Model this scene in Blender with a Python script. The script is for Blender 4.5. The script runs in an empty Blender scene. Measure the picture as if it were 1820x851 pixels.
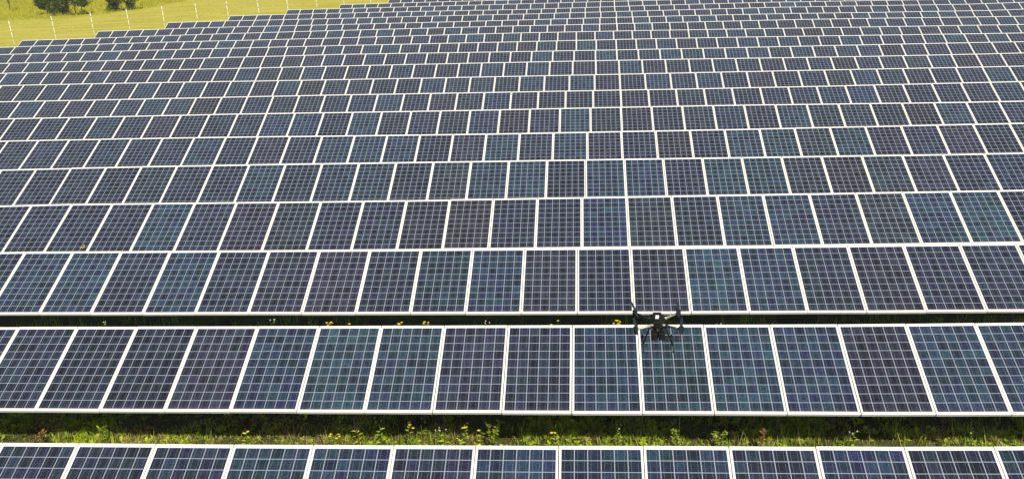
import bpy, bmesh, math, random
import numpy as np
from mathutils import Matrix, Vector, Euler, noise

R = math.radians
HAZE = 0.00045
random.seed(7)
rng = np.random.default_rng(11)
scene = bpy.context.scene
COL = scene.collection

# ------------------------------------------------------------------ camera
F_PX, PITCH, YAW, ROLL, CAM_H = 1643.47, 0.323036, -0.092745, -0.055203, 5.81579
TILT, PITCH_Y, Y1 = 0.438392, 3.470437, 9.700358
cam_data = bpy.data.cameras.new('camera')
cam = bpy.data.objects.new('camera', cam_data)
COL.objects.link(cam)
cam_data.sensor_width = 36.0
cam_data.lens = F_PX / 1820.0 * 36.0
cam_data.clip_start = 0.1
cam_data.clip_end = 8000.0
cy_, sy_ = math.cos(YAW), math.sin(YAW)
cp_, sp_ = math.cos(PITCH), math.sin(PITCH)
cr_, sr_ = math.cos(ROLL), math.sin(ROLL)
r0 = Vector((cy_, -sy_, 0.0))
fwd = Vector((sy_ * cp_, cy_ * cp_, -sp_))
u0 = Vector((sy_ * sp_, cy_ * sp_, cp_))
right = r0 * cr_ + u0 * sr_
up = r0 * (-sr_) + u0 * cr_
M = Matrix((
    (right.x, up.x, -fwd.x, 0.0),
    (right.y, up.y, -fwd.y, 0.0),
    (right.z, up.z, -fwd.z, CAM_H),
    (0, 0, 0, 1)))
cam.matrix_world = M
scene.camera = cam


def project(p):
    """world point -> pixel of the 1820x851 photograph (used only to count and rank panels)"""
    d = Vector(p) - Vector((0, 0, CAM_H))
    z = d.dot(fwd)
    if z < 0.1:
        return None
    return (910 + F_PX * d.dot(right) / z, 425.5 - F_PX * d.dot(up) / z)


# ------------------------------------------------------------------ sky, sun, exposure
SUN_EL, SUN_ROT = R(47.0), R(158.0)      # sun high behind the camera, a little to the right
world = bpy.data.worlds.new('World')
scene.world = world
world.use_nodes = True
nt = world.node_tree
nt.nodes.clear()
sky = nt.nodes.new('ShaderNodeTexSky')
sky.sky_type = 'NISHITA'
sky.sun_disc = False
sky.sun_elevation = SUN_EL
sky.sun_rotation = SUN_ROT
sky.air_density = 1.0
sky.dust_density = 1.6
sky.ozone_density = 1.0
bg = nt.nodes.new('ShaderNodeBackground')
bg.inputs['Strength'].default_value = 0.075
wo = nt.nodes.new('ShaderNodeOutputWorld')
nt.links.new(sky.outputs['Color'], bg.inputs['Color'])
nt.links.new(bg.outputs['Background'], wo.inputs['Surface'])

sun_data = bpy.data.lights.new('sun', 'SUN')
sun_data.energy = 4.4
sun_data.angle = R(0.5)
sun_data.color = (1.0, 0.935, 0.795)
sun = bpy.data.objects.new('sun', sun_data)
COL.objects.link(sun)
sdir = Vector((math.sin(SUN_ROT) * math.cos(SUN_EL), math.cos(SUN_ROT) * math.cos(SUN_EL), math.sin(SUN_EL)))
sun.rotation_euler = (-sdir).to_track_quat('-Z', 'Y').to_euler()
sun.location = sdir * 60

scene.view_settings.view_transform = 'Standard'
scene.view_settings.look = 'None'
scene.view_settings.exposure = 0.1
scene.view_settings.gamma = 1.0
scene.view_settings.use_curve_mapping = False

# ------------------------------------------------------------------ helpers


def tag(o, label=None, cat=None, group=None, kind=None):
    if label:
        o['label'] = label
    if cat:
        o['category'] = cat
    if group:
        o['group'] = group
    if kind:
        o['kind'] = kind
    return o


def empty(name, loc=(0, 0, 0), rot=(0, 0, 0)):
    o = bpy.data.objects.new(name, None)
    o.empty_display_size = 0.2
    COL.objects.link(o)
    o.location = loc
    o.rotation_euler = rot
    return o


class MB:
    """collects shapes, links them as ONE mesh object"""

    def __init__(self):
        self.v, self.f, self.mi, self.col, self.uv = [], [], [], [], {}
        self.smooth = []

    def face(self, pts, mi=0, col=None, uv=None, smooth=False):
        b = len(self.v)
        self.v += [tuple(p) for p in pts]
        if uv:
            self.uv[len(self.f)] = uv
        self.f.append(tuple(range(b, b + len(pts))))
        self.mi.append(mi)
        self.col.append(col)
        self.smooth.append(smooth)

    def box(self, c, s, mi=0, m=None, bevel=0.0, col=None):
        bm = bmesh.new()
        bmesh.ops.create_cube(bm, size=1.0)
        for v in bm.verts:
            v.co = Vector((v.co.x * s[0], v.co.y * s[1], v.co.z * s[2]))
        if bevel > 0:
            bmesh.ops.bevel(bm, geom=list(bm.edges), offset=bevel, segments=2, affect='EDGES', profile=0.6)
        self.add_bm(bm, Matrix.Translation(c) @ (m.to_4x4() if m else Matrix()), mi, col)

    def add_bm(self, bm, m, mi=0, col=None, smooth=False):
        b = len(self.v)
        bm.verts.index_update()
        for v in bm.verts:
            self.v.append(tuple(m @ v.co))
        for f in bm.faces:
            self.f.append(tuple(b + v.index for v in f.verts))
            self.mi.append(mi)
            self.col.append(col)
            self.smooth.append(smooth)
        bm.free()

    def tube(self, pts, rad, n=8, mi=0, col=None, cap=True, smooth=True):
        pts = [Vector(p) for p in pts]
        if not isinstance(rad, (list, tuple)):
            rad = [rad] * len(pts)
        rings = []
        for i, p in enumerate(pts):
            if i == 0:
                t = pts[1] - pts[0]
            elif i == len(pts) - 1:
                t = pts[-1] - pts[-2]
            else:
                t = pts[i + 1] - pts[i - 1]
            t.normalize()
            a = Vector((0, 0, 1)) if abs(t.z) < 0.9 else Vector((1, 0, 0))
            x = t.cross(a).normalized()
            y = t.cross(x).normalized()
            b = len(self.v)
            for k in range(n):
                an = 2 * math.pi * k / n
                self.v.append(tuple(p + (x * math.cos(an) + y * math.sin(an)) * rad[i]))
            rings.append(b)
        for i in range(len(rings) - 1):
            for k in range(n):
                k2 = (k + 1) % n
                self.f.append((rings[i] + k, rings[i + 1] + k, rings[i + 1] + k2, rings[i] + k2))
                self.mi.append(mi)
                self.col.append(col)
                self.smooth.append(smooth)
        if cap:
            self.f.append(tuple(rings[0] + k for k in range(n)))
            self.f.append(tuple(rings[-1] + k for k in reversed(range(n))))
            self.mi += [mi, mi]
            self.col += [col, col]
            self.smooth += [False, False]

    def build(self, name, mats, parent=None):
        me = bpy.data.meshes.new(name)
        me.from_pydata(self.v, [], self.f)
        if not isinstance(mats, (list, tuple)):
            mats = [mats]
        for m in mats:
            me.materials.append(m)
        me.polygons.foreach_set('material_index', self.mi)
        me.polygons.foreach_set('use_smooth', self.smooth)
        if any(c is not None for c in self.col):
            at = me.attributes.new('tint', 'FLOAT_COLOR', 'FACE')
            arr = np.ones((len(self.f), 4), dtype=np.float32)
            for i, c in enumerate(self.col):
                if c is not None:
                    arr[i, :len(c)] = c
            at.data.foreach_set('color', arr.ravel())
        if self.uv:
            uvl = me.uv_layers.new(name='UVMap')
            for pi, uv in self.uv.items():
                ls = me.polygons[pi].loop_start
                for k, c in enumerate(uv):
                    uvl.data[ls + k].uv = c
        me.update()
        o = bpy.data.objects.new(name, me)
        COL.objects.link(o)
        if parent:
            o.parent = parent
        return o


def copy_tree(o, parent=None):
    c = o.copy()
    COL.objects.link(c)
    if parent:
        c.parent = parent
    for ch in list(o.children):
        copy_tree(ch, c)
    return c


# ------------------------------------------------------------------ materials
def new_mat(name):
    m = bpy.data.materials.new(name)
    m.use_nodes = True
    n = m.node_tree
    n.nodes.clear()
    out = n.nodes.new('ShaderNodeOutputMaterial')
    return m, n, out


def simple(name, col, rough=0.5, metal=0.0, noise_amt=0.0, noise_scale=20.0, bump=0.0, spec=0.5):
    m, n, out = new_mat(name)
    b = n.nodes.new('ShaderNodeBsdfPrincipled')
    b.inputs['Base Color'].default_value = (*col, 1)
    b.inputs['Roughness'].default_value = rough
    b.inputs['Metallic'].default_value = metal
    b.inputs['Specular IOR Level'].default_value = spec
    n.links.new(b.outputs[0], out.inputs[0])
    if noise_amt > 0 or bump > 0:
        tc = n.nodes.new('ShaderNodeTexCoord')
        nz = n.nodes.new('ShaderNodeTexNoise')
        nz.inputs['Scale'].default_value = noise_scale
        nz.inputs['Detail'].default_value = 5
        n.links.new(tc.outputs['Object'], nz.inputs['Vector'])
        if noise_amt > 0:
            mx = n.nodes.new('ShaderNodeMix')
            mx.data_type = 'RGBA'
            mx.inputs['A'].default_value = (*[c * (1 - noise_amt) for c in col], 1)
            mx.inputs['B'].default_value = (*[min(1, c * (1 + noise_amt)) for c in col], 1)
            n.links.new(nz.outputs['Fac'], mx.inputs['Factor'])
            n.links.new(mx.outputs['Result'], b.inputs['Base Color'])
        if bump > 0:
            bp = n.nodes.new('ShaderNodeBump')
            bp.inputs['Strength'].default_value = bump
            n.links.new(nz.outputs['Fac'], bp.inputs['Height'])
            n.links.new(bp.outputs['Normal'], b.inputs['Normal'])
    return m


def math_node(n, op, a, b=None, c=None):
    x = n.nodes.new('ShaderNodeMath')
    x.operation = op
    for i, q in enumerate((a, b, c)):
        if q is None:
            continue
        if isinstance(q, (int, float)):
            x.inputs[i].default_value = q
        else:
            n.links.new(q, x.inputs[i])
    return x.outputs[0]


def mixc(n, fac, a, b, mode='MIX'):
    x = n.nodes.new('ShaderNodeMix')
    x.data_type = 'RGBA'
    x.blend_type = mode
    for nm, q in (('Factor', fac), ('A', a), ('B', b)):
        if isinstance(q, (int, float)):
            x.inputs[nm].default_value = q
        elif isinstance(q, tuple):
            x.inputs[nm].default_value = (*q, 1)
        else:
            n.links.new(q, x.inputs[nm])
    return x.outputs['Result']


def glass_material(name, source):
    """polycrystalline cells behind glass: 6 x 10 cells, white gaps, two bus bars per cell.
    the panel's own tint comes from the object's colour or from a mesh attribute"""
    m, n, out = new_mat(name)
    L = n.links
    uv = n.nodes.new('ShaderNodeUVMap')
    uv.uv_map = 'UVMap'
    sep = n.nodes.new('ShaderNodeSeparateXYZ')
    L.new(uv.outputs[0], sep.inputs[0])
    U, V = sep.outputs[0], sep.outputs[1]
    if source == 'object':
        oi = n.nodes.new('ShaderNodeObjectInfo')
        tint, rnd = oi.outputs['Color'], oi.outputs['Random']
    else:
        at = n.nodes.new('ShaderNodeAttribute')
        at.attribute_name = 'tint'
        tint = at.outputs['Color']
        rnd = at.outputs['Fac']
    fu = math_node(n, 'FRACT', U)
    fv = math_node(n, 'FRACT', V)
    du = math_node(n, 'MINIMUM', fu, math_node(n, 'SUBTRACT', 1.0, fu))
    dv = math_node(n, 'MINIMUM', fv, math_node(n, 'SUBTRACT', 1.0, fv))
    gap = math_node(n, 'MAXIMUM', math_node(n, 'LESS_THAN', du, 0.033), math_node(n, 'LESS_THAN', dv, 0.028))
    # bus bars at 1/4 and 3/4 of each cell
    bb = math_node(n, 'ABSOLUTE', math_node(n, 'SUBTRACT', math_node(n, 'FRACT', math_node(n, 'MULTIPLY', U, 2.0)), 0.5))
    bus = math_node(n, 'LESS_THAN', bb, 0.018)
    # outside the cell field = white back sheet
    ou = math_node(n, 'GREATER_THAN', math_node(n, 'ABSOLUTE', math_node(n, 'SUBTRACT', U, 3.0)), 2.985)
    ov = math_node(n, 'GREATER_THAN', math_node(n, 'ABSOLUTE', math_node(n, 'SUBTRACT', V, 5.0)), 4.985)
    margin = math_node(n, 'MAXIMUM', ou, ov)
    # per cell randomness
    cmb = n.nodes.new('ShaderNodeCombineXYZ')
    L.new(math_node(n, 'FLOOR', U), cmb.inputs[0])
    L.new(math_node(n, 'FLOOR', V), cmb.inputs[1])
    L.new(math_node(n, 'MULTIPLY', rnd, 917.0), cmb.inputs[2])
    wn = n.nodes.new('ShaderNodeTexWhiteNoise')
    wn.noise_dimensions = '3D'
    L.new(cmb.outputs[0], wn.inputs['Vector'])
    # crystal grain
    cmb2 = n.nodes.new('ShaderNodeCombineXYZ')
    L.new(U, cmb2.inputs[0])
    L.new(V, cmb2.inputs[1])
    L.new(math_node(n, 'MULTIPLY', rnd, 53.0), cmb2.inputs[2])
    vo = n.nodes.new('ShaderNodeTexVoronoi')
    vo.inputs['Scale'].default_value = 7.0
    L.new(cmb2.outputs[0], vo.inputs['Vector'])
    vsep = n.nodes.new('ShaderNodeSeparateColor')
    L.new(vo.outputs['Color'], vsep.inputs[0])
    wsep = n.nodes.new('ShaderNodeSeparateColor')
    L.new(wn.outputs['Color'], wsep.inputs[0])
    val = math_node(n, 'ADD', 0.58, math_node(n, 'MULTIPLY', wsep.outputs[0], 0.84))
    val = math_node(n, 'MULTIPLY', val, math_node(n, 'ADD', 0.62, math_node(n, 'MULTIPLY', vsep.outputs[0], 0.76)))
    # broad patches
    nz = n.nodes.new('ShaderNodeTexNoise')
    nz.inputs['Scale'].default_value = 0.45
    nz.inputs['Detail'].default_value = 2
    L.new(cmb2.outputs[0], nz.inputs['Vector'])
    hue = n.nodes.new('ShaderNodeHueSaturation')
    L.new(tint, hue.inputs['Color'])
    hv = math_node(n, 'ADD', 0.5, math_node(n, 'MULTIPLY', math_node(n, 'SUBTRACT', wsep.outputs[1], 0.5), 0.055))
    hv = math_node(n, 'ADD', hv, math_node(n, 'MULTIPLY', math_node(n, 'SUBTRACT', nz.outputs['Fac'], 0.5), 0.09))
    L.new(hv, hue.inputs['Hue'])
    L.new(val, hue.inputs['Value'])
    cell = hue.outputs[0]
    c1 = mixc(n, math_node(n, 'MULTIPLY', bus, 0.36), cell, (0.40, 0.44, 0.50))
    c2 = mixc(n, gap, c1, (0.32, 0.36, 0.44))
    c3 = mixc(n, margin, c2, (0.82, 0.815, 0.78))
    # a thin film of dust, thicker along the lower edge
    tcn = n.nodes.new('ShaderNodeTexNoise')
    tcn.inputs['Scale'].default_value = 1.3
    tcn.inputs['Detail'].default_value = 6
    L.new(cmb2.outputs[0], tcn.inputs['Vector'])
    low = math_node(n, 'MAXIMUM', 0.0, math_node(n, 'SUBTRACT', 1.0, math_node(n, 'MULTIPLY', V, 2.2)))
    dust = math_node(n, 'ADD', math_node(n, 'MULTIPLY', tcn.outputs['Fac'], 0.05), math_node(n, 'MULTIPLY', low, 0.07))
    c4 = mixc(n, dust, c3, (0.36, 0.33, 0.27))
    b = n.nodes.new('ShaderNodeBsdfPrincipled')
    L.new(c4, b.inputs['Base Color'])
    b.inputs['IOR'].default_value = 1.45
    b.inputs['Specular IOR Level'].default_value = 0.42
    ro = math_node(n, 'ADD', 0.10, math_node(n, 'MULTIPLY', tcn.outputs['Fac'], 0.16))
    L.new(ro, b.inputs['Roughness'])
    L.new(b.outputs[0], out.inputs[0])
    return m


M_GLASS = glass_material('cell_glass', 'object')
M_GLASS_FAR = glass_material('cell_glass_far', 'attribute')
M_FRAME = simple('anodised_frame', (0.86, 0.845, 0.79), rough=0.42, metal=0.0, noise_amt=0.06, noise_scale=3.0)
M_STEEL = simple('galvanised_steel', (0.11, 0.10, 0.085), rough=0.7, metal=0.0, noise_amt=0.2, noise_scale=12)
M_POST = simple('weathered_post', (0.78, 0.73, 0.56), rough=0.8, noise_amt=0.35, noise_scale=2.2)
M_CLIP = simple('dark_clip', (0.06, 0.06, 0.055), rough=0.6)
M_WIRE = simple('fence_wire', (0.50, 0.50, 0.47), rough=0.45, metal=0.7)


def leaf_material(name, trans=0.35, rough=0.55):
    m, n, out = new_mat(name)
    at = n.nodes.new('ShaderNodeAttribute')
    at.attribute_name = 'tint'
    b = n.nodes.new('ShaderNodeBsdfPrincipled')
    b.inputs['Roughness'].default_value = rough
    b.inputs['Specular IOR Level'].default_value = 0.3
    n.links.new(at.outputs['Color'], b.inputs['Base Color'])
    t = n.nodes.new('ShaderNodeBsdfTranslucent')
    tint = mixc(n, 0.6, at.outputs['Color'], (1.0, 0.95, 0.35), 'MULTIPLY')
    n.links.new(tint, t.inputs['Color'])
    mx = n.nodes.new('ShaderNodeMixShader')
    mx.inputs[0].default_value = trans
    n.links.new(b.outputs[0], mx.inputs[1])
    n.links.new(t.outputs[0], mx.inputs[2])
    n.links.new(mx.outputs[0], out.inputs[0])
    return m


M_GRASS = leaf_material('grass_blades', 0.38)
M_LEAF = leaf_material('leaves', 0.28)
M_PETAL = simple('yellow_petal', (0.82, 0.64, 0.03), rough=0.6, noise_amt=0.15, noise_scale=60)
M_PALE = simple('seed_head', (0.62, 0.58, 0.48), rough=0.8)
M_BARK = simple('bark', (0.10, 0.075, 0.05), rough=0.9, noise_amt=0.4, noise_scale=9, bump=0.4)


def ground_material():
    m, n, out = new_mat('ground')
    L = n.links
    geo = n.nodes.new('ShaderNodeNewGeometry')
    at = n.nodes.new('ShaderNodeAttribute')
    at.attribute_name = 'zone'
    sc = n.nodes.new('ShaderNodeSeparateColor')
    L.new(at.outputs['Color'], sc.inputs[0])

    def nz(scale, detail=5, stretch=None, dist=0.0):
        x = n.nodes.new('ShaderNodeTexNoise')
        x.inputs['Scale'].default_value = scale
        x.inputs['Detail'].default_value = detail
        x.inputs['Roughness'].default_value = 0.6
        x.inputs['Distortion'].default_value = dist
        if stretch:
            mp = n.nodes.new('ShaderNodeMapping')
            mp.inputs['Scale'].default_value = stretch
            mp.inputs['Rotation'].default_value = (0, 0, R(-38))
            L.new(geo.outputs['Position'], mp.inputs[0])
            L.new(mp.outputs[0], x.inputs['Vector'])
        else:
            L.new(geo.outputs['Position'], x.inputs['Vector'])
        return x.outputs['Fac']

    def ramp(f, stops):
        r = n.nodes.new('ShaderNodeValToRGB')
        e = r.color_ramp.elements
        while len(e) > 1:
            e.remove(e[-1])
        e[0].position, e[0].color = stops[0][0], (*stops[0][1], 1)
        for p, c in stops[1:]:
            k = e.new(p)
            k.color = (*c, 1)
        L.new(f, r.inputs[0])
        return r.outputs[0]
    # under and between the panels: rough weedy turf and bare soil
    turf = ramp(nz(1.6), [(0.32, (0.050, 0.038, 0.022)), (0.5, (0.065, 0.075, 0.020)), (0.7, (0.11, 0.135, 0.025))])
    # mown strip beside the fence
    mown = ramp(nz(0.22, 6, (1.0, 3.2, 1.0), 0.6), [(0.30, (0.40, 0.37, 0.045)), (0.52, (0.54, 0.48, 0.085)), (0.72, (0.64, 0.55, 0.15))])
    mown = mixc(n, math_node(n, 'MULTIPLY', nz(2.6, 4), 0.5), mown, (0.40, 0.38, 0.045))
    # tall meadow beyond it
    mead = ramp(nz(0.30, 6, (1.0, 2.0, 1.0), 1.0), [(0.30, (0.33, 0.335, 0.032)), (0.5, (0.45, 0.43, 0.030)), (0.72, (0.54, 0.49, 0.035))])
    mead = mixc(n, math_node(n, 'MULTIPLY', nz(1.8, 5), 0.45), mead, (0.33, 0.33, 0.03))
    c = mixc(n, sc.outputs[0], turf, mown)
    c = mixc(n, sc.outputs[1], c, mead)
    b = n.nodes.new('ShaderNodeBsdfPrincipled')
    b.inputs['Roughness'].default_value = 0.95
    b.inputs['Specular IOR Level'].default_value = 0.1
    L.new(c, b.inputs['Base Color'])
    bp = n.nodes.new('ShaderNodeBump')
    bp.inputs['Strength'].default_value = 0.55
    bp.inputs['Distance'].default_value = 0.12
    L.new(nz(5.0, 6), bp.inputs['Height'])
    L.new(bp.outputs[0], b.inputs['Normal'])
    L.new(b.outputs[0], out.inputs[0])
    return m


M_GROUND = ground_material()

# ------------------------------------------------------------------ terrain
# height of each row's upper edge, relative to the first row, at a few stations along the row
XK = np.array([-36, -24, -12, -4, 4, 12, 24, 40.0])
ZK = [[0.063, 0.107, -0.009, -0.117, -0.108, -0.029], [0.111, 0.145, 0.01, -0.105, -0.149, -0.075], [0.181, 0.224, 0.086, -0.042, -0.161, -0.132], [0.286, 0.227, 0.069, -0.052, -0.149, -0.207], [0.392, 0.248, 0.098, -0.044, -0.173, -0.276], [0.493, 0.279, 0.098, -0.053, -0.176, -0.33], [0.541, 0.346, 0.156, 0.001, -0.185, -0.367], [0.583, 0.327, 0.154, -0.007, -0.157, -0.374], [0.66, 0.386, 0.216, 0.03, -0.138, -0.367], [0.705, 0.467, 0.282, 0.096, -0.104, -0.355], [0.743, 0.523, 0.314, 0.127, -0.073, -0.353], [0.78, 0.561, 0.377, 0.192, -0.031, -0.363], [0.819, 0.587, 0.431, 0.24, 0.02, -0.355], [0.849, 0.63, 0.482, 0.299, 0.105, -0.261], [0.907, 0.655, 0.486, 0.318, 0.135, -0.226], [1.008, 0.715, 0.522, 0.384, 0.228, -0.159],
      [1.04, 0.755, 0.55, 0.42, 0.25, -0.10], [1.08, 0.83, 0.64, 0.48, 0.31, -0.02], [1.10, 0.86, 0.68, 0.54, 0.37, 0.05], [1.12, 0.88, 0.71, 0.59, 0.43, 0.12]]
for k in range(8):
    ZK.append([z + 0.03 for z in ZK[-1]])
ZT = []
for k, z in enumerate(ZK):
    left = z[0] + max(0.06, 0.9 * (z[0] - z[1])) * (1.0 if k < 12 else 0.7)
    ZT.append([left] + z + [z[-1] + 0.4 * (z[-1] - z[-2])])
ZT = np.array(ZT)
NROW = len(ZT)
CLEAR = 1.50


def row_z(k, x):
    return float(np.interp(x, XK, ZT[k]))


def ground_z(x, y):
    q = (y - 0.7 - Y1) / PITCH_Y
    q = min(max(q, 0.0), NROW - 1.001)
    i = int(q)
    t = q - i
    return row_z(i, x) * (1 - t) + row_z(i + 1, x) * t - CLEAR + 0.10 * math.sin(x * 0.071 + y * 0.043) * min(1, max(0, (y - 80) / 60))


# left end of the array, row by row (steps inwards towards the back)
LEFT_END = {12: -33.64, 13: -34.34, 14: -31.27, 15: -28.16, 16: -25.16, 17: -22.08, 18: -18.99, 19: -15.90}
for k in range(20, 24):
    LEFT_END[k] = LEFT_END[k - 1] + 3.06
PHASE = [-7.477, -8.361, -11.311, -13.238, -15.155, -18.105, -10.992, -21.878, -24.793, -13.705, -2.686, -3.609]


def edge_x(y):
    """where the array ends on the left"""
    if y < 52:
        return -36.5
    return -34.8 + (y - 52) * 3.07 / PITCH_Y


def sstep(a, b, x):
    t = min(1, max(0, (x - a) / (b - a)))
    return t * t * (3 - 2 * t)


# the boundary between mown strip and tall meadow runs past the bushes
def meadow_s(x, y):
    # distance inside the tall meadow; its near edge runs past the bushes and then turns away
    xb = float(np.interp(y, [86, 90, 95, 101.6, 107, 140], [-51.5, -48.6, -46.0, -45.4, -45.8, -49.0]))
    return min(xb - x, (y - 88.6) * 1.2) + 1.3 * noise.noise(Vector((x * 0.16, y * 0.16, 0)))


def make_ground():
    xs = np.concatenate([[-4000, -1500, -600, -300, -200, -150], np.arange(-120, 60.1, 1.5), [80, 120, 200, 400, 1000, 4000]])
    ys = np.concatenate([[-4000, -1000, -300, -100, -40, -15], np.arange(-5, 160.1, 1.5), [180, 220, 300, 500, 1200, 4500]])
    nx, ny = len(xs), len(ys)
    Z = np.zeros((ny, nx))
    for j, y in enumerate(ys):
        for i, x in enumerate(xs):
            Z[j, i] = ground_z(x, y)
    for _ in range(2):
        Zs = Z.copy()
        Zs[1:-1, 1:-1] = (Z[1:-1, 1:-1] * 2 + Z[:-2, 1:-1] + Z[2:, 1:-1] + Z[1:-1, :-2] + Z[1:-1, 2:]) / 6
        Z = Zs
    verts, zone = [], []
    for j, y in enumerate(ys):
        for i, x in enumerate(xs):
            verts.append((x, y, Z[j, i]))
            e = edge_x(y) if y < 95 else 60
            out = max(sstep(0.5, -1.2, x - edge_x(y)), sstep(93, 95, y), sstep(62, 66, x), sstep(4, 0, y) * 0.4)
            md = sstep(-0.6, 0.7, meadow_s(x, y))
            zone.append((out, md * out, 0, 1))
    faces = []
    for j in range(ny - 1):
        for i in range(nx - 1):
            a = j * nx + i
            faces.append((a, a + 1, a + nx + 1, a + nx))
    me = bpy.data.meshes.new('ground')
    me.from_pydata(verts, [], faces)
    me.materials.append(M_GROUND)
    at = me.attributes.new('zone', 'FLOAT_COLOR', 'POINT')
    at.data.foreach_set('color', np.array(zone, dtype=np.float32).ravel())
    me.polygons.foreach_set('use_smooth', [True] * len(faces))
    o = bpy.data.objects.new('ground', me)
    COL.objects.link(o)
    tag(o, kind='structure')
    return o


make_ground()

# ------------------------------------------------------------------ thin summer haze
mh, nh, oh = new_mat('haze')
vp = nh.nodes.new('ShaderNodeVolumePrincipled')
vp.inputs['Color'].default_value = (0.93, 0.95, 0.97, 1)
vp.inputs['Density'].default_value = HAZE
nh.links.new(vp.outputs[0], oh.inputs['Volume'])
hz = MB()
hz.box((0, 250, 2.4), (8600, 9400, 11.2))
tag(hz.build('haze', mh), kind='stuff')

# ------------------------------------------------------------------ solar panels
W, H, TH = 0.988, 1.650, 0.042
FR = 0.017
ORD = ['zeroth', 'first', 'second', 'third', 'fourth', 'fifth', 'sixth', 'seventh', 'eighth', 'ninth', 'tenth', 'eleventh',
       'twelfth', 'thirteenth', 'fourteenth', 'fifteenth', 'sixteenth', 'seventeenth', 'eighteenth', 'nineteenth']
TENS = {2: ('twenty', 'twentieth'), 3: ('thirty', 'thirtieth'), 4: ('forty', 'fortieth'), 5: ('fifty', 'fiftieth')}


def ordinal(k):
    if k < 20:
        return ORD[k]
    t, u = divmod(k, 10)
    return TENS[t][1] if u == 0 else TENS[t][0] + '-' + ORD[u]


TINTS = {  # base colours of the cells
    'N': ((0.0145, 0.0205, 0.041), 'dark navy'),
    'B': ((0.015, 0.029, 0.058), 'blue'),
    'T': ((.0150,.0325,.0555), 'teal blue'),
    'P': ((0.0185, 0.0205, 0.04), 'purplish dark'),
    'G': ((0.018, 0.027, 0.042), 'slate grey'),
    'K': ((0.0175, 0.0180, 0.0280), 'near-black'),
}
SEQ = {0: (-1, 'NNNNTBNBBTNBNB'),
       1: (-2, 'NNNNPBTTPNTTTBPBB'),
       2: (-2, 'NNBTNBNPPNTBPNPTBNPN'),
       3: (-1, 'NNNNTNPGNNPKNNBGNTBNGBTNB'),
       4: (-1, 'NNNNGNNTNBTNGBTNBBNTTGKGPNBGKB'),
       5: (-1, 'NNNNBNNBNPNBTBNPTNBPNKNBTGTPNPNGN')}


def frame_mb(m, mb, mi=0):
    """aluminium frame, profile of four bars around the laminate; local x across, y up the slope"""
    a, b = W / 2, W / 2 - FR
    t0, t1 = 0.0, H
    i0, i1 = FR, H - FR
    z1, z0 = 0.0, -TH
    zi = -0.004

    def q(*p):
        mb.face([m @ Vector(x) for x in p], mi)
    # top faces
    q((-a, t0, z1), (a, t0, z1), (b, i0, z1), (-b, i0, z1))
    q((a, t0, z1), (a, t1, z1), (b, i1, z1), (b, i0, z1))
    q((a, t1, z1), (-a, t1, z1), (-b, i1, z1), (b, i1, z1))
    q((-a, t1, z1), (-a, t0, z1), (-b, i0, z1), (-b, i1, z1))
    # outer faces
    q((-a, t0, z0), (a, t0, z0), (a, t0, z1), (-a, t0, z1))
    q((a, t0, z0), (a, t1, z0), (a, t1, z1), (a, t0, z1))
    q((a, t1, z0), (-a, t1, z0), (-a, t1, z1), (a, t1, z1))
    q((-a, t1, z0), (-a, t0, z0), (-a, t0, z1), (-a, t1, z1))
    # inner lip down to the glass
    q((-b, i0, z1), (b, i0, z1), (b, i0, zi), (-b, i0, zi))
    q((b, i0, z1), (b, i1, z1), (b, i1, zi), (b, i0, zi))
    q((b, i1, z1), (-b, i1, z1), (-b, i1, zi), (b, i1, zi))
    q((-b, i1, z1), (-b, i0, z1), (-b, i0, zi), (-b, i1, zi))
    # underside flange
    c = W / 2 - 0.035
    q((-a, t0, z0), (-c, 0.035, z0), (c, 0.035, z0), (a, t0, z0))
    q((a, t0, z0), (c, 0.035, z0), (c, H - 0.035, z0), (a, t1, z0))
    q((a, t1, z0), (c, H - 0.035, z0), (-c, H - 0.035, z0), (-a, t1, z0))
    q((-a, t1, z0), (-c, H - 0.035, z0), (-c, 0.035, z0), (-a, t0, z0))


CU, CV = 0.1570, 0.1558        # cell pitch
U0, V0 = (W - 6 * CU) / 2, (H - 10 * CV) / 2


def glass_mb(m, mb, mi=0, col=None):
    b = W / 2 - FR + 0.001
    i0, i1 = FR - 0.001, H - FR + 0.001
    pts = [(-b, i0), (b, i0), (b, i1), (-b, i1)]
    uv = [((x + W / 2 - U0) / CU, (y - V0) / CV) for x, y in pts]
    mb.face([m @ Vector((x, y, -0.0035)) for x, y in pts], mi, col, uv)
    mb.face([m @ Vector((x, y, -0.0095)) for x, y in reversed(pts)], mi + 1, col)


M_BACK = simple('white_backsheet', (0.70, 0.70, 0.68), rough=0.7)
panel = empty('solar_panel')
f_ = MB()
frame_mb(Matrix(), f_)
f_.build('frame', M_FRAME, panel)
g_ = MB()
glass_mb(Matrix(), g_)
g_.build('glass', [M_GLASS, M_BACK], panel)


def row_extent(k):
    if k in LEFT_END:
        xl = LEFT_END[k]
    else:
        ph = PHASE[k] % 1.0
        # where the row's left end leaves the picture, plus two panels
        xl = ph - 36
        if k < 10:
            while True:
                p = project((xl + 3, Y1 + k * PITCH_Y, row_z(k, xl + 3)))
                if p and p[0] > 0 - 0:
                    break
                xl += 1
    xr = xl + 1
    while True:
        p = project((xr - 2, Y1 + k * PITCH_Y - 1.5, row_z(k, xr)))
        if (p and p[0] > 1820) or xr > 60:
            break
        xr += 1
    return xl, int(round(xr - xl))


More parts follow.
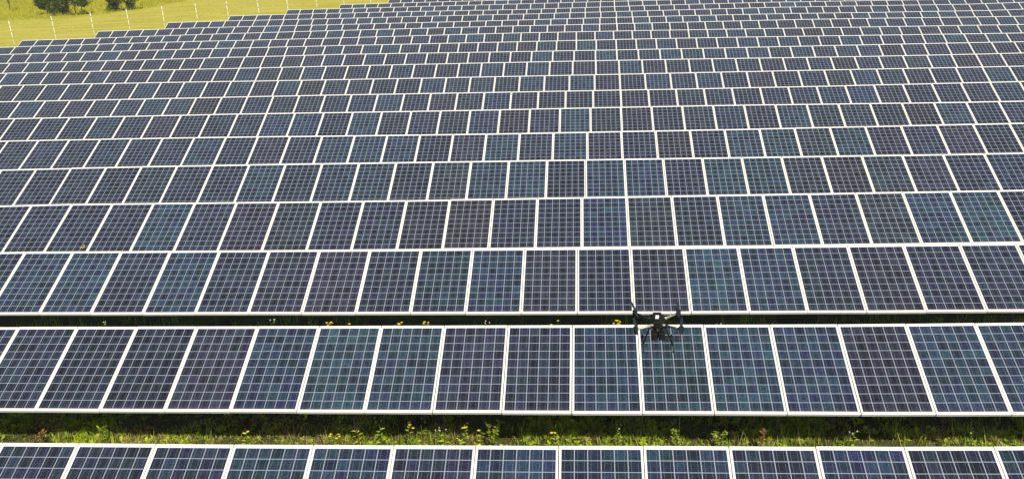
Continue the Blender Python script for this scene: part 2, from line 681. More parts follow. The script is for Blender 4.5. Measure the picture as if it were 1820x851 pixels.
def clip_area(poly):
    def clip(P, f, g):
        o = []
        for i in range(len(P)):
            a, b = P[i], P[(i + 1) % len(P)]
            fa, fb = f(a), f(b)
            if fa >= 0:
                o.append(a)
            if (fa >= 0) != (fb >= 0):
                t = fa / (fa - fb)
                o.append((a[0] + (b[0] - a[0]) * t, a[1] + (b[1] - a[1]) * t))
        return o
    for f in (lambda p: p[0], lambda p: 1820 - p[0], lambda p: p[1], lambda p: 851 - p[1]):
        poly = clip(poly, f, None)
        if len(poly) < 3:
            return 0.0
    return abs(sum(poly[i][0] * poly[(i + 1) % len(poly)][1] - poly[(i + 1) % len(poly)][0] * poly[i][1] for i in range(len(poly)))) / 2


panels = []
row_span = {}
for k in range(24):
    xl, n = row_extent(k)
    row_span[k] = (xl, xl + n)
    pr = random.Random(100 + k)
    count = 0
    for j in range(n):
        xa = xl + j
        xc = xa + 0.5
        yt = Y1 + k * PITCH_Y
        za, zb = row_z(k, xa), row_z(k, xa + 1)
        # the tables sag and step a little
        wob = 0.010 * math.sin(xa * 0.22 + k * 2.3) + 0.006 * noise.noise(Vector((xa * 0.11, k * 3.1, 0)))
        jit = pr.gauss(0, 0.0012)
        tl = TILT + 0.010 * noise.noise(Vector((xa * 0.11, k * 1.7, 4))) + pr.gauss(0, 0.0016)
        dx = Vector((1, 0, (zb - za) + pr.gauss(0, 0.0012))).normalized()
        dy = Vector((0, math.cos(tl), math.sin(tl)))
        dz = dx.cross(dy).normalized()
        dy = dz.cross(dx)
        base = Vector((xc, yt, (za + zb) / 2 + wob + jit)) - dy * H
        m = Matrix((
            (dx.x, dy.x, dz.x, base.x),
            (dx.y, dy.y, dz.y, base.y),
            (dx.z, dy.z, dz.z, base.z),
            (0, 0, 0, 1)))
        quad = [project(m @ Vector(p)) for p in ((-W / 2, 0, 0), (W / 2, 0, 0), (W / 2, H, 0), (-W / 2, H, 0))]
        area = 0 if any(q is None for q in quad) else clip_area(quad)
        if area > 6:
            count += 1
        code = None
        if k in SEQ:
            s0, s = SEQ[k]
            jj = int(round(xa - PHASE[k])) - s0
            if 0 <= jj < len(s):
                code = s[jj]
        if code is None:
            code = pr.choices('NBTPGK', weights=[8, 3.6, 1.8, 3.0, 3.0, 0.6])[0]
        base_c = TINTS[code][0]
        vv = pr.uniform(0.85, 1.18)
        tint = tuple(min(1, c * vv * pr.uniform(0.95, 1.06)) for c in base_c)
        panels.append(dict(k=k, j=j, m=m, area=area, num=count, code=code, tint=tint))

order = sorted([p for p in panels if p['area'] > 6], key=lambda p: -p['area'])
chosen = set(id(p) for p in order[:300])
first = True
far = MB()
for p in panels:
    if id(p) in chosen:
        if first:
            o = panel
            first = False
        else:
            o = panel.copy()
            COL.objects.link(o)
            for ch in list(panel.children):
                c = ch.copy()
                COL.objects.link(c)
                c.parent = o
        o.matrix_world = p['m']
        for ch in o.children:
            if ch.name.startswith('glass'):
                ch.color = (*p['tint'], 1)
        tone = TINTS[p['code']][1]
        rw = 'nearest row' if p['k'] == 0 else ordinal(p['k'] + 1) + ' row from bottom'
        tag(o, f"{tone} solar panel in white frame, {ordinal(p['num'])} from left in {rw}", 'solar panel',
            'solar panels in tilted rows')
    else:
        frame_mb(p['m'], far, 0)
        glass_mb(p['m'], far, 1, p['tint'])
far_o = far.build('distant_solar_panels', [M_FRAME, M_GLASS_FAR, M_BACK])
tag(far_o, 'mass of small distant dark solar panels filling the far rows towards the meadow', 'solar panels', kind='stuff')

# ------------------------------------------------------------------ racks under the rows
for k in range(24):
    xl, xr = row_span[k]
    yt = Y1 + k * PITCH_Y
    rw = 'nearest row' if k == 0 else ordinal(k + 1) + ' row from the bottom'
    root = empty('mounting_rack', ((xl + xr) / 2, yt - 0.75, ground_z((xl + xr) / 2, yt - 0.75)))
    tag(root, f'galvanised steel rack under the {rw} of panels', 'panel rack', 'steel racks carrying the panel rows')
    off = Vector(root.location)
    for s in (0.36, 1.28):           # two purlins along the row, measured up the slope
        mb = MB()
        for xa in np.arange(xl, xr - 0.5, 1.0):
            za, zb = row_z(k, xa), row_z(k, xa + 1)
            c = Vector((xa + 0.5, yt - (H - s) * math.cos(TILT), (za + zb) / 2 - (H - s) * math.sin(TILT)))
            nrm = Vector((0, -math.sin(TILT), math.cos(TILT)))
            c -= nrm * (TH + 0.045)
            rot = Matrix.Rotation(-math.atan(zb - za), 3, 'Y') @ Matrix.Rotation(TILT, 3, 'X')
            mb.box(c - off, (1.003, 0.045, 0.06), m=rot)
        mb.build('purlin', M_STEEL, root)
    for xa in np.arange(xl + 0.9, xr - 0.3, 3.0):
        z = row_z(k, xa)
        yc = yt - 0.42
        top = z - 0.42 * math.tan(TILT) - 0.15
        gz = ground_z(xa, yc) - 0.25
        mb = MB()
        mb.box(Vector((xa, yc, (top + gz) / 2)) - off, (0.06, 0.08, top - gz), bevel=0.006)
        mb.build('post', M_STEEL, root)
        mb = MB()
        mb.box(Vector((xa + 0.055, yt - 0.75, z - 0.75 * math.tan(TILT) - 0.165)) - off, (0.045, 1.35, 0.07), m=Matrix.Rotation(TILT, 3, 'X'))
        mb.build('rafter', M_STEEL, root)

# ------------------------------------------------------------------ drone


def build_drone():
    D = (fwd * F_PX + right * (1168.6 - 910) - up * (573 - 425.5)) / F_PX
    loc = Vector((0, 0, CAM_H)) + D * 9.45
    black = simple('drone_black', (0.010, 0.0105, 0.007), rough=0.62, spec=0.25, noise_amt=0.3, noise_scale=40)
    carbon = simple('drone_carbon', (0.020, 0.021, 0.021), rough=0.4, spec=0.5)
    grey = simple('drone_lit_arm', (0.40, 0.40, 0.36), rough=0.4, metal=0.3)  # paler copy for two arms, sunlight on them put into the colour
    white = simple('drone_sticker', (0.82, 0.82, 0.80), rough=0.5)
    lens = simple('camera_lens', (0.01, 0.01, 0.014), rough=0.05)
    silver = simple('camera_silver', (0.66, 0.66, 0.62), rough=0.45, metal=0.2)
    t = empty('drone', loc, (0, 0, R(-1.5)))
    tag(t, 'black quadcopter drone with white sticker and folded-out legs hovering before the second row of panels', 'drone')
    # body: lofted shell
    secs = [(-0.125, 0.036, 0.022, -0.006), (-0.105, 0.070, 0.040, 0.0), (-0.06, 0.094, 0.058, 0.004), (0.02, 0.096, 0.060, 0.006),
            (0.09, 0.080, 0.052, 0.004), (0.125, 0.052, 0.036, 0.0), (0.138, 0.026, 0.02, 0.0)]
    b = MB()
    n = 20
    rings = []
    for y, hw, hh, zc in secs:
        hw *= 0.84
        s0 = len(b.v)
        for i in range(n):
            a = 2 * math.pi * i / n
            ca, sa = math.cos(a), math.sin(a)
            x = hw * math.copysign(abs(ca) ** 0.8, ca)
            z = hh * math.copysign(abs(sa) ** 0.85, sa) * (1.0 if sa > 0 else 0.75)
            b.v.append((x, y, z + zc))
        rings.append(s0)
    for i in range(len(rings) - 1):
        for q in range(n):
            q2 = (q + 1) % n
            b.f.append((rings[i] + q, rings[i] + q2, rings[i + 1] + q2, rings[i + 1] + q))
            b.mi.append(0); b.col.append(None); b.smooth.append(True)
    for r_, rev in ((rings[0], True), (rings[-1], False)):
        idx = [r_ + q for q in range(n)]
        b.f.append(tuple(reversed(idx)) if not rev else tuple(idx))
        b.mi.append(0); b.col.append(None); b.smooth.append(False)
    # raised spine and vents
    b.box((0, 0.07, 0.060), (0.085, 0.09, 0.014), bevel=0.005)
    b.box((0, -0.095, 0.038), (0.06, 0.05, 0.016), bevel=0.006)
    for s in (-1, 1):
        b.box((s * 0.070, -0.083, 0.0), (0.030, 0.042, 0.036), bevel=0.009)
        b.box((s * 0.070, 0.083, 0.0), (0.030, 0.042, 0.036), bevel=0.009)
    body = b.build('body', black, t)
    s = MB()
    s.box((-0.004, -0.012, 0.0678), (0.036, 0.088, 0.003), m=Matrix.Rotation(R(-6), 3, 'Z'), bevel=0.001)
    s.build('sticker', white, body)
    st = MB()
    for q in (-1, 1):
        st.box((q * 0.060, -0.108, 0.020), (0.026, 0.012, 0.014), bevel=0.003)
    st.build('status_light_glint', silver, body)  # status lights enlarged and pale, bright glints put into their shape and colour
    # arms with motors and propellers
    for (sx, sy, mat, pa) in ((-1, -1, grey, 4), (1, -1, carbon, -6), (-1, 1, carbon, 8), (1, 1, grey, -3)):
        a = MB()
        p0 = Vector((sx * 0.070, sy * 0.083, 0.004))
        p1 = Vector((sx * 0.225, sy * 0.21, 0.016))
        a.tube([p0, p0.lerp(p1, 0.15), p0.lerp(p1, 0.2), p1], [0.017, 0.017, 0.0115, 0.0115], n=12)
        arm = a.build('arm', mat, t)
        mo = MB()
        mo.tube([p1 + Vector((0, 0, -0.022)), p1 + Vector((0, 0, -0.016)), p1 + Vector((0, 0, 0.03)), p1 + Vector((0, 0, 0.036))],
                [0.018, 0.024, 0.024, 0.016], n=16)
        mo.tube([p1 + Vector((0, 0, -0.05)), p1 + Vector((0, 0, -0.022))], [0.010, 0.016], n=12)
        mo.build('motor', black, arm)
        pr = MB()
        c = p1 + Vector((0, 0, 0.041))
        rot = Matrix.Rotation(R(90 + pa), 3, 'Z')
        for sd in (-1, 1):
            L_ = 0.215
            prof = [(0.0, 0.010, 0.006), (0.12, 0.012, 0.007), (0.28, 0.016, 0.006), (0.6, 0.012, 0.003), (0.9, 0.008, 0.001), (1.0, 0.003, 0.0)]
            prev = None
            for (q, ch, tw) in prof:
                e = [Vector((sd * q * L_, sd * ch, tw)), Vector((sd * q * L_, -sd * ch, -tw))]
                e = [c + rot @ v for v in e]
                e = [e[0], e[1], e[1] - Vector((0, 0, 0.003)), e[0] - Vector((0, 0, 0.003))]
                if prev:
                    for i in range(4):
                        i2 = (i + 1) % 4
                        pr.face([prev[i], prev[i2], e[i2], e[i]])
                prev = e
            pr.face(prev)
        pr.tube([c + Vector((0, 0, -0.006)), c + Vector((0, 0, 0.010)), c + Vector((0, 0, 0.014))], [0.014, 0.014, 0.008], n=12)
        pr.build('propeller', carbon, arm)
    # landing legs and skids
    for sx in (-1, 1):
        l = MB()
        a0 = Vector((sx * 0.068, -0.01, -0.02))
        a1 = Vector((sx * 0.150, -0.02, -0.235))
        l.tube([a0, a0.lerp(a1, 0.12), a0.lerp(a1, 0.14), a1], [0.013, 0.012, 0.0085, 0.0085], n=10)
        l.box(a1, (0.022, 0.028, 0.022), bevel=0.005)
        leg = l.build('landing_leg', carbon, t)
        s = MB()
        b0, b1 = a1 + Vector((0, -0.20, 0)), a1 + Vector((0, 0.20, 0))
        s.tube([b0 + Vector((0, 0, 0.008)), b0 + Vector((0, 0.03, 0)), b1 - Vector((0, 0.03, 0)), b1 + Vector((0, 0, 0.008))], 0.0075, n=10)
        sk = s.build('skid', carbon, leg)
        ft = MB()
        ft.tube([b0 + Vector((0, -0.004, 0.008)), b0 + Vector((0, 0.026, 0.001))], 0.0115, n=10)
        ft.tube([b1 + Vector((0, 0.004, 0.008)), b1 + Vector((0, -0.026, 0.001))], 0.0115, n=10)
        ft.build('skid_grip', black, leg)
    # two gimbal cameras under the nose
    for sx in (-1, 1):
        g = MB()
        gx = sx * 0.034
        g.tube([(gx, -0.085, -0.035), (gx, -0.085, -0.062)], [0.022, 0.019], n=14)
        g.box((gx - sx * 0.034, -0.095, -0.088), (0.010, 0.022, 0.062), bevel=0.003)
        g.box((gx, -0.085, -0.066), (0.070, 0.022, 0.010), bevel=0.003)
        cmr = g.build('gimbal', black, t)
        cb = MB()
        cb.box((gx + sx * 0.004, -0.100, -0.100), (0.066, 0.066, 0.078), bevel=0.009)
        cb.build('camera_body', black, cmr)
        ln = MB()
        ln.tube([(gx, -0.134, -0.105), (gx, -0.152, -0.105), (gx, -0.156, -0.105)], [0.020, 0.020, 0.014], n=16)
        ln.build('lens', lens, cmr)
        rg = MB()
        rg.box((gx - 0.004, -0.118, -0.0735), (0.018, 0.016, 0.003), bevel=0.001)
        rg.build('camera_plate', silver, cmr)
    # battery pack at the back
    bt = MB()
    for sx in (-1, 1):
        bt.box((sx * 0.04, 0.128, 0.0), (0.06, 0.06, 0.055), bevel=0.01)
    bt.build('battery', black, t)


build_drone()

# ------------------------------------------------------------------ fence along the left end of the array
FX = [(-46.2, 53.9), (-44.3, 55.5), (-42.4, 57.2), (-40.5, 58.9), (-38.66, 60.75), (-36.6, 62.4), (-34.85, 64.3), (-33.2, 66.4), (-31.3, 68.0), (-29.35, 69.5),
      (-27.6, 71.2), (-25.75, 72.9), (-23.9, 74.6), (-22.05, 76.4), (-20.2, 78.1), (-18.35, 79.8), (-16.5, 81.5), (-14.6, 83.3)]
FX.sort()
fence = empty('wire_fence', (FX[0][0], FX[0][1], ground_z(*FX[0])))
tag(fence, 'wire fence on pale slender posts between the panel rows and the meadow', 'fence')
f0 = Vector(fence.location)
tops = []
FH = 2.2
for (x, y) in FX:
    z = ground_z(x, y)
    lean = Vector((random.uniform(-0.06, 0.00), random.uniform(-0.04, 0.04), 0))
    a = Vector((x, y, z - 0.3))
    bt_ = Vector((x, y, z + FH)) + lean
    tops.append((a, bt_))
    mb = MB()
    mb.tube([a - f0, a.lerp(bt_, 0.5) - f0, bt_ - f0 + Vector((0, 0, 0.0))], [0.027, 0.027, 0.025], n=9)
    po = mb.build('fence_post', M_POST, fence)
    cl = MB()
    for q in (0.32, 0.50, 0.68, 0.86, 0.985):
        c = a.lerp(bt_, q) - f0
        cl.tube([c - Vector((0, 0, 0.022)), c + Vector((0, 0, 0.022))], 0.032, n=9)
    cl.build('wire_clip', M_CLIP, po)
for q in (0.2, 0.32, 0.50, 0.68, 0.86, 0.985):
    mb = MB()
    for i in range(len(tops) - 1):
        p0 = tops[i][0].lerp(tops[i][1], q) - f0
        p1 = tops[i + 1][0].lerp(tops[i + 1][1], q) - f0
        mid = (p0 + p1) / 2 - Vector((0, 0, 0.015))
        mb.tube([p0, mid, p1], 0.0022, n=4, cap=False)
    mb.build('wire', M_WIRE, fence)

# ------------------------------------------------------------------ vegetation


def blades(mb, x, y, z, h, w, n, spread, cols, lean=0.5, rnd=random):
    for _ in range(n):
        a = rnd.uniform(0, 2 * math.pi)
        bx, by = x + rnd.gauss(0, spread), y + rnd.gauss(0, spread)
        hh = h * rnd.uniform(0.55, 1.15)
        ln = rnd.uniform(0.1, lean) * hh
        c = rnd.choice(cols)
        v = rnd.uniform(0.75, 1.25)
        c = (c[0] * v, c[1] * v, c[2] * v, 1)
        d = Vector((math.cos(a), math.sin(a), 0))
        s = Vector((-d.y, d.x, 0)) * w * rnd.uniform(0.7, 1.3)
        p = Vector((bx, by, z))
        m1 = p + d * ln * 0.35 + Vector((0, 0, hh * 0.62))
        tip = p + d * ln + Vector((0, 0, hh * (1.0 if ln < 0.4 * hh else 0.85)))
        mb.face([p - s, p + s, m1 + s * 0.8, m1 - s * 0.8], 0, c)
        mb.face([m1 - s * 0.8, m1 + s * 0.8, tip], 0, c)


def leafy(mb, x, y, z, r, n, cols, rnd=random):
    for _ in range(n):
        a = rnd.uniform(0, 2 * math.pi)
        el = rnd.uniform(0.15, 1.2)
        L_ = r * rnd.uniform(0.6, 1.2)
        d = Vector((math.cos(a) * math.cos(el), math.sin(a) * math.cos(el), math.sin(el)))
        s = Vector((-math.sin(a), math.cos(a), 0)) * L_ * 0.2
        p = Vector((x, y, z + 0.01))
        c = rnd.choice(cols)
        v = rnd.uniform(0.75, 1.25)
        c = (c[0] * v, c[1] * v, c[2] * v, 1)
        m1 = p + d * L_ * 0.55
        tip = p + d * L_ - Vector((0, 0, L_ * 0.25))
        mb.face([p, m1 + s, tip, m1 - s], 0, c)


GREEN = [(0.38, 0.50, 0.030), (0.50, 0.57, 0.04), (0.25, 0.38, 0.03), (0.47, 0.47, 0.09), (0.12, 0.21, 0.035)]
LIME = [(0.48, 0.60, 0.03), (0.58, 0.66, 0.04), (0.34, 0.48, 0.03)]
DRY = [(0.46, 0.38, 0.14), (0.36, 0.26, 0.09), (0.26, 0.15, 0.055), (0.56, 0.48, 0.24)]
gr = random.Random(5)
g = MB()
# strip behind the first row: the one seen best
x = -11.0
for i in range(7600):
    x = gr.uniform(-10.5, 8.5)
    y = gr.uniform(11.35, 13.4)
    dens = noise.noise(Vector((x * 0.9, y * 1.2, 2.0)))
    patch = noise.noise(Vector((x * 0.35, 0.0, 9.0)))
    if y > 12.6 and gr.random() < 0.35:
        continue
    if dens < -0.12 and gr.random() < 0.85:
        if gr.random() < 0.8:
            blades(g, x, y, ground_z(x, y) - 0.005, 0.055, 0.006, 6, 0.05, DRY[1:3] + [(0.12, 0.10, 0.04), (0.20, 0.22, 0.04)], 1.6, gr)
        continue
    z = ground_z(x, y) - 0.01
    dry = (-7.2 < x < -3.6 and gr.random() < 0.45) or gr.random() < 0.07 or (noise.noise(Vector((x * 1.3, y * 1.5, 31.0))) > 0.18 and gr.random() < 0.65)
    short = 0.55 if -7.0 < x < -4.2 else 1.0
    if gr.random() < 0.10:
        pal = [(0.10, 0.065, 0.03), (0.16, 0.10, 0.045)]
    elif -8.2 < x < -5.8:
        pal = LIME if not dry else DRY
    else:
        pal = GREEN if not dry else DRY
    h = (0.12 + 0.22 * max(0, dens + 0.05) + 0.05 * patch) * short * gr.uniform(0.7, 1.25)
    if gr.random() < 0.36:
        leafy(g, x, y, z, h * 0.85, gr.randint(6, 11), LIME if gr.random() < 0.6 else pal, gr)
    else:
        blades(g, x, y, z, h * 1.15, 0.0068, gr.randint(6, 10), 0.035, pal, 0.9, gr)
# long seed stalks
for i in range(150):
    x = gr.uniform(-10.0, 8.0)
    y = gr.uniform(11.6, 12.5)
    z = ground_z(x, y)
    blades(g, x, y, z, gr.uniform(0.28, 0.46), 0.0045, gr.randint(1, 2), 0.02, DRY + GREEN[3:4], 0.9, gr)
# strips further back, sparser
for (ya, yb, xa, xb, n) in ((14.8, 16.6, -14, 11, 1700), (18.3, 19.9, -18, 14, 1300), (21.8, 23.2, -20, 16, 800), (7.5, 9.6, -9, 6, 500)):
    for i in range(n):
        x, y = gr.uniform(xa, xb), gr.uniform(ya, yb)
        if noise.noise(Vector((x * 0.8, y, 5.0))) < -0.2:
            continue
        pal = GREEN if gr.random() < 0.85 else DRY
        blades(g, x, y, ground_z(x, y), gr.uniform(0.12, 0.26), 0.005, gr.randint(5, 8), 0.05, pal, 0.8, gr)
grass = g.build('grass', M_GRASS)
tag(grass, 'bright weedy green grass growing in the shaded gaps between the panel rows', 'grass', kind='stuff')


def wildflower(x, y, h, heads, kind, label, seed):
    rn = random.Random(seed)
    z = ground_z(x, y)
    root = empty('wildflower', (x, y, z))
    tag(root, label, 'wildflower', 'wildflowers in the gaps between panel rows')
    st = MB()
    main = Vector((rn.uniform(-0.04, 0.04), rn.uniform(-0.03, 0.03), h))
    mid = main * 0.5 + Vector((rn.uniform(-0.02, 0.02), rn.uniform(-0.02, 0.02), 0))
    st.tube([(0, 0, 0), mid, main * 0.85], [0.006, 0.005, 0.004], n=6, col=(0.10, 0.13, 0.03, 1))
    tips = []
    for i in range(heads):
        a = rn.uniform(0, 6.28)
        t = main + Vector((math.cos(a), math.sin(a), 0)) * rn.uniform(0.02, 0.085) * (0.4 if heads == 1 else 1) + Vector((0, 0, rn.uniform(-0.07, 0.01)))
        s0 = mid.lerp(main, rn.uniform(0.45, 0.7))
        st.tube([s0, (s0 + t) / 2 + Vector((0, 0, -0.012)), t], [0.0035, 0.003, 0.0028], n=5, col=(0.11, 0.14, 0.03, 1))
        tips.append(t)
    st.build('stem', M_LEAF, root)
    lf = MB()
    for i in range(14):
        q = rn.uniform(0.08, 0.75)
        p = (mid * (q * 2) if q < 0.5 else mid.lerp(main, q * 2 - 1))
        a = rn.uniform(0, 6.28)
        L_ = rn.uniform(0.05, 0.11) * (1.2 - q * 0.6)
        d = Vector((math.cos(a), math.sin(a), 0.45))
        sd = Vector((-math.sin(a), math.cos(a), 0)) * L_ * 0.2
        c = rn.choice(GREEN)
        m1 = p + d * L_ * 0.5
        lf.face([p, m1 + sd, p + d * L_ - Vector((0, 0, L_ * 0.3)), m1 - sd], 0, (*c, 1))
    lf.build('foliage', M_LEAF, root)
    mat = M_PETAL if kind == 'yellow' else M_PALE
    for t in tips:
        f = MB()
        if kind == 'yellow':
            r_ = rn.uniform(0.020, 0.030)
            for q in range(9):
                a = q * 2 * math.pi / 9 + rn.uniform(-0.1, 0.1)
                d = Vector((math.cos(a), math.sin(a), 0.25))
                sd = Vector((-math.sin(a), math.cos(a), 0)) * r_ * 0.28
                f.face([t + d * r_ * 0.2, t + d * r_ * 0.7 + sd, t + d * r_, t + d * r_ * 0.7 - sd])
            f.tube([t - Vector((0, 0, 0.010)), t + Vector((0, 0, 0.004)), t + Vector((0, 0, 0.012))], [0.006, 0.011, 0.006], n=8)
        else:
            r_ = rn.uniform(0.010, 0.015)
            bm = bmesh.new()
            bmesh.ops.create_icosphere(bm, subdivisions=1, radius=r_)
            for v in bm.verts:
                v.co *= rn.uniform(0.8, 1.2)
            f.add_bm(bm, Matrix.Translation(t), smooth=False)
        f.build('flower_head', mat, root)


FLOWERS = [
    (-3.62, 12.1, 0.47, 2, 'pale', 'small pale seed head in the shadow, left of the withered stalk at the panel edge'),
    (-0.62, 12.05, 0.33, 2, 'yellow', 'small yellow bloom in the grass strip below the panel left of the drone'),
    (-5.35, 12.05, 0.30, 3, 'yellow', 'small yellow bloom among the short dry plants at the left of the strip'),
    (3.70, 12.05, 0.36, 3, 'pale', 'pale seed heads over the grass strip at the right of the brownish weed'),
    (5.30, 12.05, 0.34, 2, 'pale', 'pale seed heads over the grass strip near the right edge'),
    (0.30, 12.05, 0.40, 3, 'pale', 'thin pale seed heads in the strip just left of the dark leafy weed'),
    (-9.16, 15.20, 0.67, 3, 'pale', 'thin pale seed stalk at the far left of the upper dark gap'),
    (-3.24, 12.0, 0.55, 3, 'pale', 'pale withered weed stalk touching the lower edge of a panel, left of the yellow flowers'),
    (-2.82, 12.0, 0.46, 5, 'yellow', 'tall yellow wildflower cluster, left of the pair standing behind the nearest panels'),
    (-1.94, 12.0, 0.45, 5, 'yellow', 'tall yellow wildflower cluster near mid-photo behind the nearest row of panels'),
    (-1.74, 12.05, 0.38, 1, 'yellow', 'single yellow bloom close to the right of the mid-photo flower cluster'),
    (-2.61, 12.02, 0.50, 2, 'pale', 'leaning pale seed stalk just right of the left tall yellow cluster'),
    (-2.43, 12.0, 0.41, 4, 'pale', 'small whitish seed heads between the two tall yellow clusters'),
    (-2.29, 12.0, 0.36, 1, 'pale', 'lone whitish seed head on a short stem between the two yellow clusters'),
    (-4.00, 12.0, 0.25, 4, 'yellow', 'low yellow flower among dry leaves, leftmost yellow bloom behind the nearest panels'),
    (-1.69, 11.85, 0.17, 3, 'yellow', 'lowest yellow flower, almost touching the top frame of the nearest row'),
    (-3.95, 12.25, 0.42, 3, 'pale', 'faint pair of pale seed heads in the shadow right of the low yellow flower'),
    (-4.81, 15.20, 0.64, 6, 'yellow', 'yellow flower clump above the second row, leftmost of that dark gap'),
    (-4.52, 15.20, 0.655, 2, 'yellow', 'small low yellow bloom right beside the leftmost clump in the upper dark gap'),
    (-3.56, 15.20, 0.63, 5, 'yellow', 'yellow flower clump above the second row, left one of the middle pair'),
    (-3.03, 15.20, 0.64, 5, 'yellow', 'yellow flower clump above the second row, right one of the middle pair'),
    (-1.95, 15.20, 0.67, 3, 'pale', 'pale seed heads poking above the second row left of centre'),
    (-0.75, 15.20, 0.63, 2, 'yellow', 'tiny single yellow bloom above the second row, further left of the drone'),
    (0.38, 15.20, 0.63, 8, 'yellow', 'biggest yellow flower clump, immediately left of the drone above the second row'),
    (-5.94, 15.20, 0.71, 4, 'pale', 'branching pale weed rising against the dark gap left of the flower clumps'),
    (2.18, 15.20, 0.63, 3, 'pale', 'pale weed tip just right of the drone above the second row'),
    (-11.23, 18.55, 0.98, 4, 'yellow', 'yellow bloom poking up between the third and fourth rows at far left'),
]
for i, f in enumerate(FLOWERS):
    wildflower(*f, 40 + i)


def tall_weed(x, y, h, brown, label, seed):
    rn = random.Random(seed)
    z = ground_z(x, y)
    root = empty('tall_weed', (x, y, z))
    tag(root, label, 'weed', 'tall weeds behind the nearest row')
    st, lf = MB(), MB()
    cs = (0.14, 0.10, 0.05, 1) if brown else (0.10, 0.13, 0.03, 1)
    for s in range(3):
        a = rn.uniform(0, 6.28)
        top = Vector((math.cos(a) * 0.10, math.sin(a) * 0.07, h * rn.uniform(0.75, 1.0)))
        st.tube([(0, 0, 0), top * 0.5 + Vector((0.01, 0, 0.02)), top], [0.006, 0.005, 0.003], n=6, col=cs)
        for i in range(26):
            q = rn.uniform(0.2, 1.0)
            p = top * q
            b = rn.uniform(0, 6.28)
            L_ = rn.uniform(0.03, 0.075)
            d = Vector((math.cos(b), math.sin(b), rn.uniform(0.1, 0.7)))
            sd = Vector((-math.sin(b), math.cos(b), 0)) * L_ * 0.24
            c = rn.choice(DRY[1:3] + [(0.30, 0.17, 0.06)]) if brown else rn.choice(GREEN[:4])
            m1 = p + d * L_ * 0.5
            lf.face([p, m1 + sd, p + d * L_, m1 - sd], 0, (*c, 1))
    st.build('stem', M_LEAF, root)
    lf.build('foliage', M_LEAF, root)


for i, w in enumerate([
        (-8.62, 12.0, 0.36, True, 'rusty brown dock weed in the grass at the far left'),
        (1.14, 12.02, 0.52, False, 'dark leafy weed reaching the panel edge right of the drone legs'),
        (2.32, 12.0, 0.42, True, 'brownish bushy weed in the grass strip right of the leafy weed'),
        (1.75, 12.05, 0.38, False, 'small green weed between the leafy weed and the brownish one'),
        (-1.57, 12.0, 0.50, False, 'slim green stalk weed right of the yellow flower clusters'),
        (-7.55, 12.0, 0.40, False, 'leafy green weed standing in the lime grass at left')]):
    tall_weed(*w, 70 + i)

# meadow grass beyond the fence: countless tufts, one object
mr = random.Random(21)
mg = MB()
MOWN = [(0.50, 0.45, 0.065), (0.58, 0.50, 0.10), (0.42, 0.39, 0.05)]
MEAD = [(0.50, 0.47, 0.022), (0.58, 0.52, 0.028), (0.36, 0.38, 0.03), (0.54, 0.48, 0.07)]
n_t = 0
while n_t < 15000:
    y = mr.uniform(62, 150)
    x = mr.uniform(-100, -14)
    if x > edge_x(y) - 0.8:
        continue
    p = project((x, y, -0.5))
    if not p or p[0] < -60 or p[0] > 760 or p[1] < -90 or p[1] > 110:
        continue
    z = ground_z(x, y) - 0.02
    s = meadow_s(x, y)
    clump = noise.noise(Vector((x * 0.22, y * 0.16, 3.0)))
    if s > 0:
        blades(mg, x, y, z, 0.34 + 0.28 * max(0, clump), 0.016, 4, 0.10, MEAD, 0.8, mr)
    else:
        if clump < -0.05 and mr.random() < 0.6:
            continue
        blades(mg, x, y, z, 0.10, 0.013, 3, 0.08, MOWN, 0.9, mr)
    n_t += 1
mo = mg.build('meadow_grass', M_GRASS)
tag(mo, 'sunlit yellow green meadow grass beyond the fence at the upper left', 'meadow', kind='stuff')


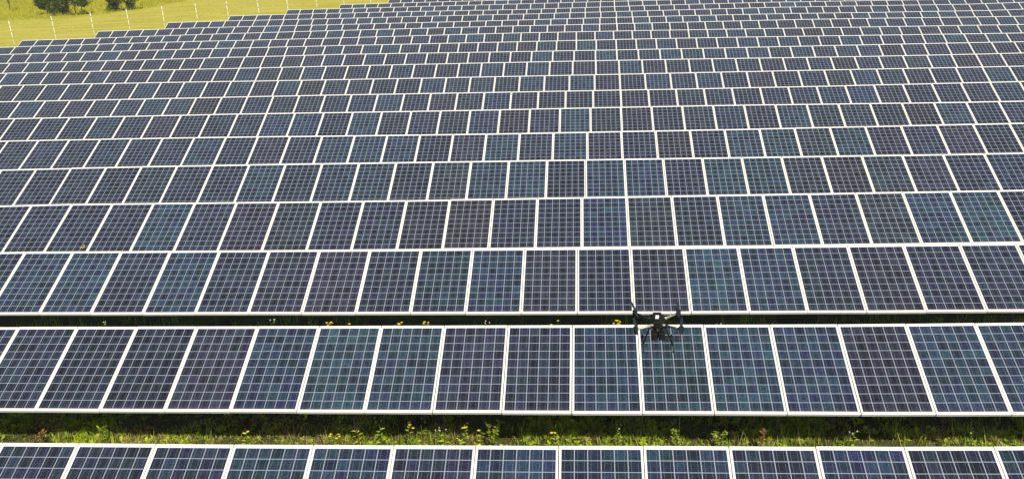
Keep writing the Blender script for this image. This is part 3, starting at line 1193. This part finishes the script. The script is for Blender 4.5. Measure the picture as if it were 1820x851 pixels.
def bush(x, y, height, rx, ry, low, trunk_r, label, seed, stems=1, n_leaf=2600, name='bush', cat='bush', lean=(0, 0)):
    rn = random.Random(seed)
    z = ground_z(x, y)
    root = empty(name, (x, y, z))
    tag(root, label, cat, 'bushes in the meadow')
    t = MB()
    lobes = []
    for s in range(stems):
        bx = (s - (stems - 1) / 2) * rx * 0.5
        top = Vector((bx * 1.4 + lean[0], lean[1], height * 0.55))
        t.tube([(bx, 0, -0.1), (bx * 1.1 + 0.03, 0.02, height * 0.25), top], [trunk_r, trunk_r * 0.8, trunk_r * 0.45], n=8)
        for q in range(7):
            a = rn.uniform(0, 6.28)
            e = Vector((bx + lean[0] + math.cos(a) * rx * rn.uniform(0.4, 0.8), lean[1] + math.sin(a) * ry * rn.uniform(0.4, 0.8),
                        low + (height - low) * rn.uniform(0.2, 0.85)))
            s0 = Vector((bx * 1.1, 0, height * rn.uniform(0.15, 0.5)))
            t.tube([s0, (s0 + e) / 2 + Vector((0, 0, -0.05)), e], [trunk_r * 0.5, trunk_r * 0.35, trunk_r * 0.15], n=6)
            lobes.append((e, rn.uniform(0.30, 0.52) * rx))
    t.build('trunk', M_BARK, root)
    for q in range(9):
        a = rn.uniform(0, 6.28)
        rr = rn.uniform(0.1, 0.75)
        zz = rn.uniform(0.05, 0.9)
        w = math.sin(math.pi * min(1, max(0.12, zz * 0.8 + 0.15)))
        lobes.append((Vector((lean[0] + math.cos(a) * rx * rr * w, lean[1] + math.sin(a) * ry * rr * w, low + (height - low) * zz)), rn.uniform(0.3, 0.5) * rx))
    c = MB()
    LEAFC = [(0.060, 0.100, 0.020), (0.085, 0.130, 0.024), (0.12, 0.17, 0.028), (0.040, 0.070, 0.018), (0.18, 0.21, 0.035)]
    for i in range(int(n_leaf * 1.5)):
        e, r_ = rn.choice(lobes)
        d = Vector((rn.gauss(0, 1), rn.gauss(0, 1), rn.gauss(0, 1))).normalized()
        p = e + d * r_ * (rn.random() ** 0.45)
        if p.z < low * 0.6:
            continue
        nrm = (d + Vector((rn.gauss(0, 0.7), rn.gauss(0, 0.7), rn.gauss(0.3, 0.7)))).normalized()
        a = nrm.cross(Vector((rn.gauss(0, 1), rn.gauss(0, 1), rn.gauss(0, 1)))).normalized()
        b = nrm.cross(a)
        L_ = rn.uniform(0.07, 0.13)
        col = rn.choice(LEAFC)
        v = rn.uniform(0.8, 1.25)
        c.face([p - a * L_, p + b * L_ * 0.5, p + a * L_, p - b * L_ * 0.5], 0, (col[0] * v, col[1] * v, col[2] * v, 1))
    c.build('crown', M_LEAF, root)


bush(-56.05, 94.9, 3.3, 1.25, 1.1, 0.7, 0.07, 'green bush on a bare short trunk, leftmost of the leafy clump in the meadow', 1, lean=(-0.1, 0))
bush(-53.2, 92.2, 3.5, 1.30, 1.2, 0.12, 0.06, 'dense dark bush with leaves down to the ground, middle of the left clump', 2, stems=2, n_leaf=3600)
bush(-50.9, 91.7, 3.4, 1.35, 1.2, 0.4, 0.055, 'airy green bush on two thin stems, right end of the left clump', 3, stems=2, n_leaf=2700)
bush(-48.5, 94.2, 3.6, 1.45, 1.3, 0.12, 0.06, 'dark bush on the left of the separate right-hand pair in the meadow', 4, stems=2, n_leaf=3600)
bush(-47.2, 95.2, 3.2, 1.15, 1.0, 0.15, 0.05, 'lighter green bush on the right of the separate right-hand pair', 5, stems=1, n_leaf=2200)
bush(-65.3, 103.2, 3.4, 0.75, 0.7, 1.9, 0.045, 'slender young tree with a bare thin trunk at the top left corner', 6, n_leaf=700, name='young_tree', cat='tree')
